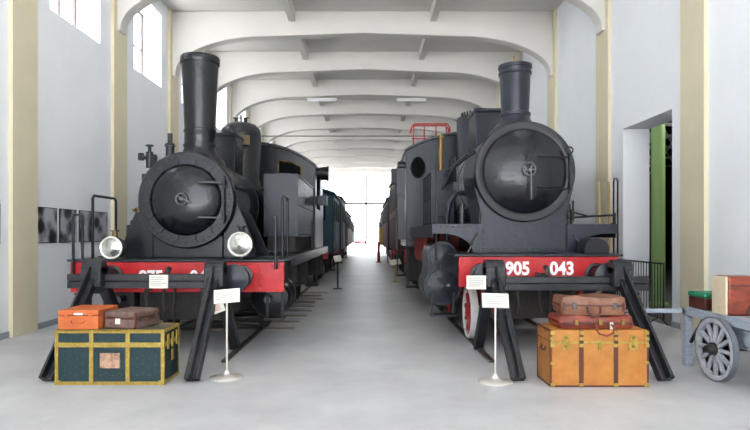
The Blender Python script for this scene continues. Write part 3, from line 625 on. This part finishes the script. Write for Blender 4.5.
vehicle('railway_wagon', 'grey wagon last in the right row near the bright end of the hall', 2.3, 38.2, 8, 1.4, 1.0, 3.0, 'greycar', 'greycar', 5, hm='darkred')
for x, lab in ((-1.1, 'left'), (2.6, 'right')):
    t = thing('flat_wagon', 'small dark flat wagon standing outdoors beyond the hall end, the %s one' % lab, 'wagon', (x, 74, 0))
    MB().box(-.75,.75,0,3,.45,.8).build('deck', 'maroon', t)
    for sx in (-.5,.5):
        for yy in (.5,2.5): MB().cyl((sx-.05,yy,.29),(sx+.05,yy,.29),.3,n=18).build('wheel', 'sooty', t)

# ------------------------------------------------------------------ buffer stops
def stop(cx, xl, label):
    t = thing('buffer_stop', label, 'buffer stop', (cx, 0, 0))
    AY, AZ = 6.86, 1.17
    for i, (xf, xa) in enumerate(xl):
        MB().bar((xf,6.10,.02),(xa,AY,AZ),.11,.15,(1,0,0)).bar((xf+.0,6.045,.055),(xa,AY-.07,AZ+.02),.17,.03,(1,0,0)).build('leg', 'stopblk', t, bevel=.01)
        MB().bar((xa,7.85,.03),(xa,AY+.05,AZ),.11,.13,(1,0,0)).build('rear_leg', 'stopblk', t, bevel=.01)
        bk = MB().box(xa-.12,xa+.12,AY-.13,AY+.09,AZ-.2,AZ+.05)
        bk.cyl((xa-.12,AY-.02,AZ+.03),(xa+.12,AY-.02,AZ+.03),.1,n=20).build('bracket', 'stopblk', t, bevel=.015)
        r = MB()
        d = Vector((xa-xf, AY-6.1, AZ)); n_ = Vector((0,-d.z,d.y)).normalized(); base = Vector((xf,6.03,.065))
        for k in range(1, 5):
            for sx in (-.055,.055):
                p = base + d*(1-.07*k) + Vector((sx,0,0)) ; r.rivet(p, n_, .017)
        r.build('bolts', 'stopblk', t)
    return t
st = stop(-2.69, [(-.81, -.65), (.77, .83)], 'black steel buffer stop in front of the left steam locomotive')
MB().box(-1.0,.78,6.86,6.94,.945,1.03).box(-1.0,.78,6.86,6.94,1.035,1.12).build('crossbeam', 'stopblk', st, bevel=.008)
st = stop(2.42, [(-.78, -.88), (.83, .66)], 'black steel buffer stop in front of the right steam locomotive')
MB().box(-.85,1.03,6.86,6.94,.915,1.0).box(-.85,1.03,6.86,6.94,1.005,1.09).build('crossbeam', 'stopblk', st, bevel=.008)

# ------------------------------------------------------------------ placards and pedestal signs
def lines(mb, w, h, n, y=-.004):
    for k in range(n):
        z = h/2-.03-(h-.05)*k/n; mb.box(-w/2+.02, w/2-.02-random.uniform(0,w*.3), y, y+.001, z-.004, z)
def placard(x, y, z, w, h, label, rz=0, ry=0, red=False):
    t = thing('placard', label, 'placard', (x,y,z), rz); t.rotation_euler[1] = ry
    b = MB().box(-w/2,w/2,0,.012,-h/2,h/2).build('board', 'paper', t, bevel=.003)
    mb = MB(); lines(mb, w, h, 5, -.003); mb.build('lettering', 'redink' if red else 'ink', b)
placard(-2.56, 6.845, 1.03, .23, .165, 'cream placard fixed to the crossbeam before the left steam locomotive')
placard(1.3, 6.72, 1.03, .235, .165, 'cream placard hanging beside the red beam of the right steam locomotive')
MB().box(-.1,.35,.012,.02,-.02,.02).build('bracket', 'stopblk', COL.objects['placard.001'])
placard(-1.775, 6.62, .745, .15, .13, 'small white placard with red writing beside the right leg of the left buffer stop', rz=0, ry=-.35, red=True)
MB().box(-.1,.02,.012,.02,-.02,.02).build('bracket', 'stopblk', COL.objects['placard.002'])
def pedestal(x, y, zp, tilt, label):
    t = thing('pedestal_sign', label, 'sign', (x,y,0))
    MB().lathe([(0,.185),(.012,.188),(.02,.18),(.035,.1),(.05,.045),(.09,.02),(.1,.0001)], n=40).build('base', 'chrome', t)
    MB().cyl((0,0,.06),(0,0,zp-.02),.011,n=14).build('pole', 'chrome', t)
    T = Matrix.Translation((0,-.01,zp)) @ Matrix.Rotation(tilt, 4, 'X') @ Matrix.Rotation(-.09 if x<0 else .03, 4, 'Y')
    p = MB().box(-.14,.14,-.008,.008,-.075,.075).xform(T).build('panel', 'paper', t, bevel=.003)
    MB().box(-.145,.145,.008,.014,-.08,.08).xform(T).build('frame', 'chrome', p)
    mb = MB(); lines(mb, .28, .15, 5, -.0095); mb.xform(T).build('lettering', 'ink', p)
pedestal(-1.58, 6.27, .92, -.35, 'polished metal pedestal sign beside the left buffer stop')
pedestal(1.385, 6.09, .89, -.35, 'polished metal pedestal sign beside the right buffer stop')
def floor_stand(x, y, h, label, m='yellowpaint', pw=.19):
    t = thing('information_stand', label, 'information stand', (x,y,0))
    MB().box(-.13,.13,-.1,.1,0,.02).build('base', m, t); MB().cyl((0,0,.02),(0,0,h),.025,n=12).build('post', m, t)
    T = Matrix.Translation((0,0,h+.02)) @ Matrix.Rotation(-.9, 4, 'X') @ Matrix.Rotation(-.2, 4, 'Y')
    MB().box(-pw,pw,-.01,.01,-.13,.13).xform(T).build('panel', 'paper', t)
floor_stand(.92, 19.0, .66, 'yellow post information stand on the aisle beside the right row')
floor_stand(-.9, 16.6, .88, 'dark slender information stand on the aisle beside the left row', 'sooty', .11)
t = thing('marker_post', 'red marker post standing far down the aisle by the right row', 'post', (.62, 32.6, 0))
MB().cyl((0,0,.03),(0,0,1.2),.09,n=16).build('post', 'red', t); MB().cyl((0,0,0),(0,0,.04),.18,n=16).build('base', 'red', t)

# ------------------------------------------------------------------ luggage
def rounded(mb, *a): return mb
# dark green trunk
x0,x1,y0,y1,h = -3.34,-2.175,5.97,6.46,.587
W, D = x1-x0, y1-y0
t = thing('steamer_trunk', 'dark green steamer trunk with yellow metal edging at the foot of the left buffer stop', 'trunk', ((x0+x1)/2, (y0+y1)/2, 0))
MB().box(-W/2+.012,W/2-.012,-D/2+.012,D/2-.012,.008,h-.012).build('body', 'green_panel', t)
e = .035; g = MB()
for z in (0, h-e): g.box(-W/2,W/2,-D/2,-D/2+.02,z,z+e).box(-W/2,W/2,D/2-.02,D/2,z,z+e).box(-W/2,-W/2+.02,-D/2,D/2,z,z+e).box(W/2-.02,W/2,-D/2,D/2,z,z+e)
for x in (-W/2, W/2-.035): g.box(x,x+.035,-D/2-.001,-D/2+.03,0,h).box(x,x+.035,D/2-.03,D/2,0,h)
for x in (-W/6, W/6): g.box(x-.022,x+.022,-D/2-.003,-D/2+.02,0,h).box(x-.022,x+.022,-D/2,D/2,h-.012,h+.002)
g.box(-W/2-.002,W/2+.002,-D/2-.004,-D/2+.02,h-.185,h-.135)
g.box(W/2-.02,W/2+.003,-D/2,D/2,h-.185,h-.135); g.box(W/2-.02,W/2+.001,-D/2,-D/2+.03,0,h).box(W/2-.02,W/2+.001,D/2-.03,D/2,0,h)
for s in (-1,1): g.box(-W/2,W/2,*sorted((s*D/2,s*(D/2-.035))),h-.014,h+.001)
g.build('metal_edging', 'trim_yellow', t, bevel=.003)['label'] = 'yellow metal edging'
MB().box(-W/2+.03,W/2-.03,-D/2+.03,D/2-.03,h-.013,h-.002).build('lid_panel', 'trunk_top', t)
r = MB()
for x in (-W/2+.017,-W/6,W/6,W/2-.017): r.rivets(grid_line((x,-D/2-.003,.03),(x,-D/2-.003,h-.03),11),(0,-1,0),.006)
for z in (.018,h-.018,h-.16): r.rivets(grid_line((-W/2+.03,-D/2-.003,z),(W/2-.03,-D/2-.003,z),24),(0,-1,0),.006)
for cx_k in (-W/3, 0, W/3):
    for i in range(4):
        for j in range(3): r.rivet((cx_k-.1+.066*i,-D/2+.013,.1+.09*j+(.03 if i%2 else 0)),(0,-1,0),.005)
r.build('studs', 'brass', t)
MB().box(-.1,.11,-D/2-.006,-D/2+.015,.18,.34).build('crest_plate', mat('pinkish_plaque', (196,158,132), .5, rgb2=(120,84,64), scale=26), t, bevel=.003)['label'] = 'pale patterned plaque'
for y in (-.14,0,.14): MB().box(W/2,W/2+.014,y-.025,y+.025,h-.22,h-.06).build('latch', 'trim_yellow', t, bevel=.004)
MB().box(W/2,W/2+.012,-.03,.03,.22,.34).build('lock', 'trim_yellow', t, bevel=.003)
for s in (-1,1): MB().box(*sorted((s*(W/2-.06),s*(W/2+.004))),-D/2-.005,-D/2+.05,0,.05).build('corner', 'trim_yellow', t, bevel=.003)

def suitcase(x, y, z, w, d, hh, rz, m, label, seam=.62, straps=False, bev=.02, mtrim='brass', name='suitcase', handle_front=True):
    t = thing(name, label, 'suitcase', (x,y,z), rz)
    MB().box(-w/2,w/2,-d/2,d/2,0,hh*seam-.004).build('body', m, t, bevel=bev, seg=3)
    MB().box(-w/2,w/2,-d/2,d/2,hh*seam+.002,hh).build('lid', m, t, bevel=bev, seg=3)
    MB().box(-w/2+.006,w/2-.006,-d/2+.006,d/2-.006,hh*seam-.02,hh*seam+.02).build('seam', 'darkbrown', t)
    return t
# orange box case
t = suitcase(-3.105, 6.235, .589, .43, .48, .205, 0, 'orange', 'orange leather box suitcase on the left end of the green trunk', .72, bev=.008)
MB().box(-.04,.05,-.248,-.24,.155,.175).build('label_strip', 'white', t)
for s in (-1,1): MB().box(s*.13-.02,s*.13+.02,-.246,-.24,.12,.17).build('clasp', 'orange', t)
MB().tube([(-.07,-.24,.09),(-.06,-.27,.07),(.06,-.27,.07),(.07,-.24,.09)],.008).build('handle', 'orange', t)
# grey-brown case, turned
t = suitcase(-2.62, 6.235, .589, .40, .42, .185, -.28, 'greybrown', 'worn grey-brown suitcase on the right end of the green trunk', .6, bev=.022)
for s in (-1,1):
    MB().box(.2,.207,s*.13-.02,s*.13+.02,.08,.14).build('clasp', 'steel', t)
    for q in (-1,1): MB().box(*sorted((q*.2-.0,q*.17)),*sorted((s*.212,s*.17)),.0,.186).build('corner', 'darkbrown', t, bevel=.018)
MB().tube([(.2,-.06,.1),(.235,-.05,.09),(.235,.05,.09),(.2,.06,.1)],.01).build('handle', 'darkbrown', t)
MB().box(-.05,.01,-.216,-.208,.05,.11).build('paper_tag', 'paper', t)

# tan trunk
x0,x1,y0,y1,h = 1.92,2.95,5.89,6.35,.6
W, D = x1-x0, y1-y0
t = thing('steamer_trunk', 'tan steamer trunk with brass locks and brown battens before the right buffer stop', 'trunk', ((x0+x1)/2, (y0+y1)/2, 0))
zs = h-.13
MB().box(-W/2,W/2,-D/2,D/2,.004,zs-.003).build('body', 'tan_trunk', t, bevel=.008)
MB().box(-W/2,W/2,-D/2,D/2,zs+.003,h).build('lid', 'tan_trunk', t, bevel=.01)
MB().box(-W/2+.005,W/2-.005,-D/2+.005,D/2-.005,zs-.01,zs+.01).build('seam', 'darkbrown', t)
g = MB()
for x in (-W/6-.02, W/6-.0): g.box(x-.022,x+.022,-D/2-.01,-D/2+.002,.0,h)
for x in (-W/2-.004, W/2-.016): g.box(x,x+.02,-D/2-.004,-D/2+.02,0,h)
g.box(-W/2-.004,W/2+.004,-D/2-.004,-D/2+.01,0,.02)
g.box(-W/2-.004,-W/2+.01,D/2-.02,D/2+.002,0,h).box(-W/2-.004,-W/2+.01,-D/2,D/2,0,.02).box(-W/2-.004,-W/2+.01,-D/2,D/2,h-.02,h+.002)
g.build('batten', 'trunk_brown', t, bevel=.003)['label'] = 'dark brown battens and edges'
g = MB().box(-W/2,W/2,-D/2-.006,-D/2,zs-.012,zs+.012)
for x in (-W/6-.02,W/6,-W/2+.02,W/2-.02):
    for z in (.025,zs-.03,zs+.04,h-.03): g.box(x-.024,x+.024,-D/2-.014,-D/2,z-.018,z+.018)
for x in (-W/2+.02,W/2-.02): g.box(x-.024,x+.024,-D/2-.012,-D/2,.24,.27)
g.build('brass_fittings', 'trim_yellow', t, bevel=.003)
for x in (-W/3-.01, W/3+.01):
    lk = MB().box(x-.05,x+.05,-D/2-.012,-D/2,zs-.08,zs+.0).box(x-.035,x+.035,-D/2-.014,-D/2,zs,zs+.08).build('lock', 'trim_yellow', t, bevel=.004)
    MB().cyl((x,-D/2-.012,zs-.04),(x,-D/2-.025,zs-.04),.018,n=14).cyl((x,-D/2-.012,zs+.05),(x,-D/2-.025,zs+.05),.016,n=14).build('lock_button', 'brass', lk)
MB().cyl((-.0,-D/2,zs),(-.0,-D/2-.015,zs),.035,n=20).cyl((0,-D/2-.01,zs-.07),(0,-D/2-.014,zs-.0),.02,n=14).build('hasp', 'trim_yellow', t)
MB().tube([(-W/2,-.07,.38),(-W/2-.025,-.06,.36),(-W/2-.025,.06,.36),(-W/2,.07,.38)],.01).box(-W/2-.008,-W/2,-.09,-.05,.35,.4).box(-W/2-.008,-W/2,.05,.09,.35,.4).build('handle', 'trunk_brown', t)

def soft_bag(mb, w, d, h, sag=.02, bulge=.06, nx=14, ny=8):
    """a soft leather case: a pillow-like box, sagging in the middle"""
    vs = []; fs = []
    def P(u, v, top):
        x = (u-.5)*w; y = (v-.5)*d
        ex = 1-abs(2*u-1)**26; ey = 1-abs(2*v-1)**22
        k = (ex*ey)**.25
        z = h/2 + (1 if top else -1)*(h/2)*k
        if top: z += -sag*math.sin(PI*u)*math.sin(PI*v)+.012*math.sin(7*u+3*v)
        return (x, y, max(z, 0))
    n = (nx+1)*(ny+1)
    for top in (0,1):
        for j in range(ny+1):
            for i in range(nx+1): 
                u = .5-.5*math.cos(PI*i/nx); v = .5-.5*math.cos(PI*j/ny); vs.append(P(u,v,top))
    for top in (0,1):
        o = top*n
        for j in range(ny):
            for i in range(nx):
                q = (o+j*(nx+1)+i, o+j*(nx+1)+i+1, o+(j+1)*(nx+1)+i+1, o+(j+1)*(nx+1)+i); fs.append(q if top else q[::-1])
    mb._add(vs, fs); return mb
t = thing('leather_briefcase', 'red-brown soft leather briefcase lying directly on the tan trunk', 'briefcase', (2.42, 6.13, .602), .02)
soft_bag(MB(), .79, .38, .135, .0).build('body', 'redbag', t, sharp=70)
MB().box(-.36,.36,-.203,-.196,.05,.075).build('seam', 'darkbrown', t)
MB().tube([(-.02,-.2,.06),(-.03,-.25,.03),(.0,-.262,-.035),(.08,-.268,-.06),(.15,-.262,-.03),(.16,-.25,.03),(.14,-.2,.06)],.011).build('handle', 'redbag', t)
for x in (-.22,.04,.28): MB().box(x-.02,x+.02,-.21,-.19,.04,.1).build('clasp', 'brass', t, bevel=.004)
MB().box(.13,.165,-.222,-.216,.0,.075).build('paper_tag', 'paper', t)
t = thing('leather_suitcase', 'mid-brown worn leather suitcase lying on top of the red-brown briefcase', 'suitcase', (2.415, 6.15, .738), -.05)
soft_bag(MB(), .68, .36, .2, .012).build('body', 'brownbag', t, sharp=70)
MB().box(-.32,.32,-.186,-.176,.1,.12).build('seam', 'darkbrown', t)
for x in (-.2,.22): MB().box(x-.022,x+.022,-.19,-.17,.07,.14).build('clasp', 'steel', t, bevel=.004)
MB().tube([(-.07,-.18,.1),(-.06,-.215,.04),(-.02,-.225,.0),(.03,-.225,.0),(.06,-.215,.04),(.07,-.18,.1)],.011).build('handle', 'darkbrown', t)
for x in (-.31,.31): MB().box(x-.012,x+.012,-.188,-.16,.05,.14).build('strap_end', 'darkbrown', t)

# ------------------------------------------------------------------ luggage cart
t = thing('luggage_cart', 'pale blue-grey wooden luggage cart with a spoked wheel at the right edge', 'cart', (4.5, 5.6, 0))
fr = MB().box(-.62,-.54,-1.0,1.32,.62,.70).box(.54,.62,-1.0,1.32,.62,.70).box(-.62,.62,1.24,1.32,.60,.70).box(-.62,.62,-1.0,-.92,.60,.68)
fr.box(-.62,.62,.0,.08,.60,.68).build('frame', 'cartwood', t, bevel=.008)
for k in range(8): MB().box(-.6+k*.15,-.6+k*.15+.14,-1.0,1.3,.70,.72).build('deck_board', 'cartwood', t, bevel=.004)
for s in (-1,1):
    MB().box(s*.58-.045,s*.58+.045,1.23,1.32,0,.6).build('leg', 'cartwood', t, bevel=.006)
    MB().bar((s*.58,1.2,.3),(s*.58,.95,.6),.03,.03).build('leg_brace', 'sooty', t)
    MB().box(*sorted((s*.45,s*.5)),.3,.75,.38,.62).build('axle_bracket', 'cartwood', t, bevel=.01)
MB().box(-1.25,-.3,1.325,1.38,.635,.685).build('drawbar', 'cartwood', t, bevel=.006)
MB().cyl((-.74,.52,.355),(.74,.52,.355),.025,n=12).build('axle', 'sooty', t)
for s in (-1,1):
    x = s*.7; R = .35; c_ = Vector((x,.52,.355))
    hub = MB()
    for k in range(12):
        th = 2*PI*k/12; d = Vector((0,math.cos(th),math.sin(th))); hub.bar(c_+d*.05, c_+d*.3, .034, .036, (1,0,0))
    hub.lathe([(-.03,.29),(-.03,.335),(.03,.335),(.03,.29),(-.03,.29)], c_, (s,0,0), 44)
    wh = hub.build('wheel', 'cartwheel', t)
    MB().lathe([(-.028,.334),(-.028,.352),(.028,.352),(.028,.334),(-.028,.334)], c_, (s,0,0), 44).build('iron_tyre', mat('dull_grey_iron_tyre', (116,120,128), .5, .4, var=.2, scale=12), wh)
    MB().lathe([(-.06,.05),(-.06,.07),(.05,.07),(.07,.045),(.11,.04),(.11,.0001)], c_, (s,0,0), 20).build('hub', 'sooty', wh)
MB().box(-.55,-.35,-.1,.3,.42,.6).build('toolbox', 'cartwood', t, bevel=.01)
# the luggage on it
t = thing('suitcase', 'low brown suitcase with a green lid at the back end of the luggage cart', 'suitcase', (4.2, 6.68, .721))
MB().box(-.28,.28,-.17,.17,0,.135).build('body', 'darkbrown', t, bevel=.012); MB().box(-.29,.29,-.18,.18,.137,.2).build('lid', 'emerald', t, bevel=.02)
MB().tube([(-.06,-.17,.08),(-.05,-.2,.06),(.05,-.2,.06),(.06,-.17,.08)],.009).build('handle', 'darkbrown', t)
t = thing('suitcase', 'large upright reddish-brown suitcase with a broad cream end on the luggage cart', 'suitcase', (4.28, 6.2, .721))
MB().box(-.372,.4,-.13,.13,0,.43).build('body', 'mahog', t, bevel=.025, seg=3)['label'] = 'reddish-brown leather shell'
MB().box(-.4,-.375,-.125,.125,.004,.426).build('cream_end', 'cream', t, bevel=.008, seg=3)['label'] = 'cream leather end panel'
MB().prism([(-.2,.02),(.4,.02),(.4,.2),(-.12,.17)], 'xz', -.145, -.128).build('flap', 'darkbrown', t, bevel=.006)
MB().box(-.36,.4,-.134,.134,.32,.335).build('seam', 'darkbrown', t)
MB().tube([(.0,0,.43),(.02,0,.47),(.14,0,.47),(.16,0,.43)],.012).build('handle', 'darkbrown', t)

# ------------------------------------------------------------------ barrier, poles, wall photographs
t = thing('crowd_barrier', 'black metal railing barrier standing across the right doorway', 'barrier', (5.12, 10.75, 0))
MB().tube([(0,-1.05,.15),(0,-1.05,1.1),(0,1.1,1.1),(0,1.1,.15)],.018,8,True).build('frame', 'black', t)
for k in range(20): MB().cyl((0,-.95+k*.1,.15),(0,-.95+k*.1,1.1),.009,n=8).build('bar', 'black', t)
for y in (-.9,.95): MB().tube([(-.25,y,.012),(-.02,y,.15),(.02,y,.15),(.15,y,.012)],.012).build('foot', 'black', t)
for x, y, dx, lab in ((4.72,11.3,.1,'left of the pair'), (4.95,11.4,.12,'right of the pair')):
    t = tag(MB().tube([(0,0,.01),(dx,.4,2.72)],.028,12).build('wooden_pole', 'woodpole'), 'long pale wooden pole leaning by the right wall, '+lab, 'pole'); t.location = (x,y,0)
t = tag(MB().tube([(-.04,0,.01),(-.04,0,2.66),(-.02,0,2.73),(.02,0,2.73),(.04,0,2.66),(.04,0,.01)],.016,10).build('iron_hoop_rod', 'black'), 'tall thin black iron hoop standing beside the wooden poles', 'rod'); t.location = (4.93,11.15,0)
for i, (a, b, lab) in enumerate(((7.85,8.5,'on the left wall, cut by the left edge of the view'),(9.45,10.05,'on the left wall directly right of the near beige pilaster'),(10.15,10.72,'on the left wall, second right of the near beige pilaster'),(10.84,11.33,'on the left wall behind the two thin black locomotive handrails'),(11.4,12.0,'on the left wall, seen through the locomotive rail hoop'))):
    t = thing('wall_photograph', 'black and white photograph, '+lab, 'photograph', (WL+.012, (a+b)/2, 1.77), 0, 'photographs along the left wall')
    hw = (b-a)/2
    p = MB().box(-.012,.008,-hw,hw,-.31,.31).build('board', 'dark', t)
    MB().box(.008,.011,-hw+.012,hw-.012,-.298,.298).build('print', photo_mat(i+1), t)

# rivets, bolts and studs are surface relief: fold them into the part they sit on
import bmesh
def fold(o, p):
    me = p.data; mi = 0; m_ = o.data.materials[0]
    if m_.name not in [x.name for x in me.materials]: me.materials.append(m_)
    mi = [x.name for x in me.materials].index(m_.name)
    for f in o.data.polygons: f.material_index = mi
    bm = bmesh.new(); bm.from_mesh(me); bm.from_mesh(o.data); 
    n0 = len(me.polygons)
    bm.faces.ensure_lookup_table()
    for f in bm.faces[n0:]: f.material_index = mi
    bm.to_mesh(me); bm.free(); bpy.data.objects.remove(o)
for o in [x for x in COL.objects if x.name.split('.')[0] in ('rivets','bolts','studs','cover_bolts')]:
    p = o.parent
    if p.type == 'EMPTY':
        want = {'steam_locomotive': 'saddle', 'buffer_stop': 'leg', 'steamer_trunk': 'body'}[p.name.split('.')[0]]
        c = [q for q in p.children if q.name.split('.')[0] == want]
        p = c[-1] if want == 'leg' else c[0]
    fold(o, p)
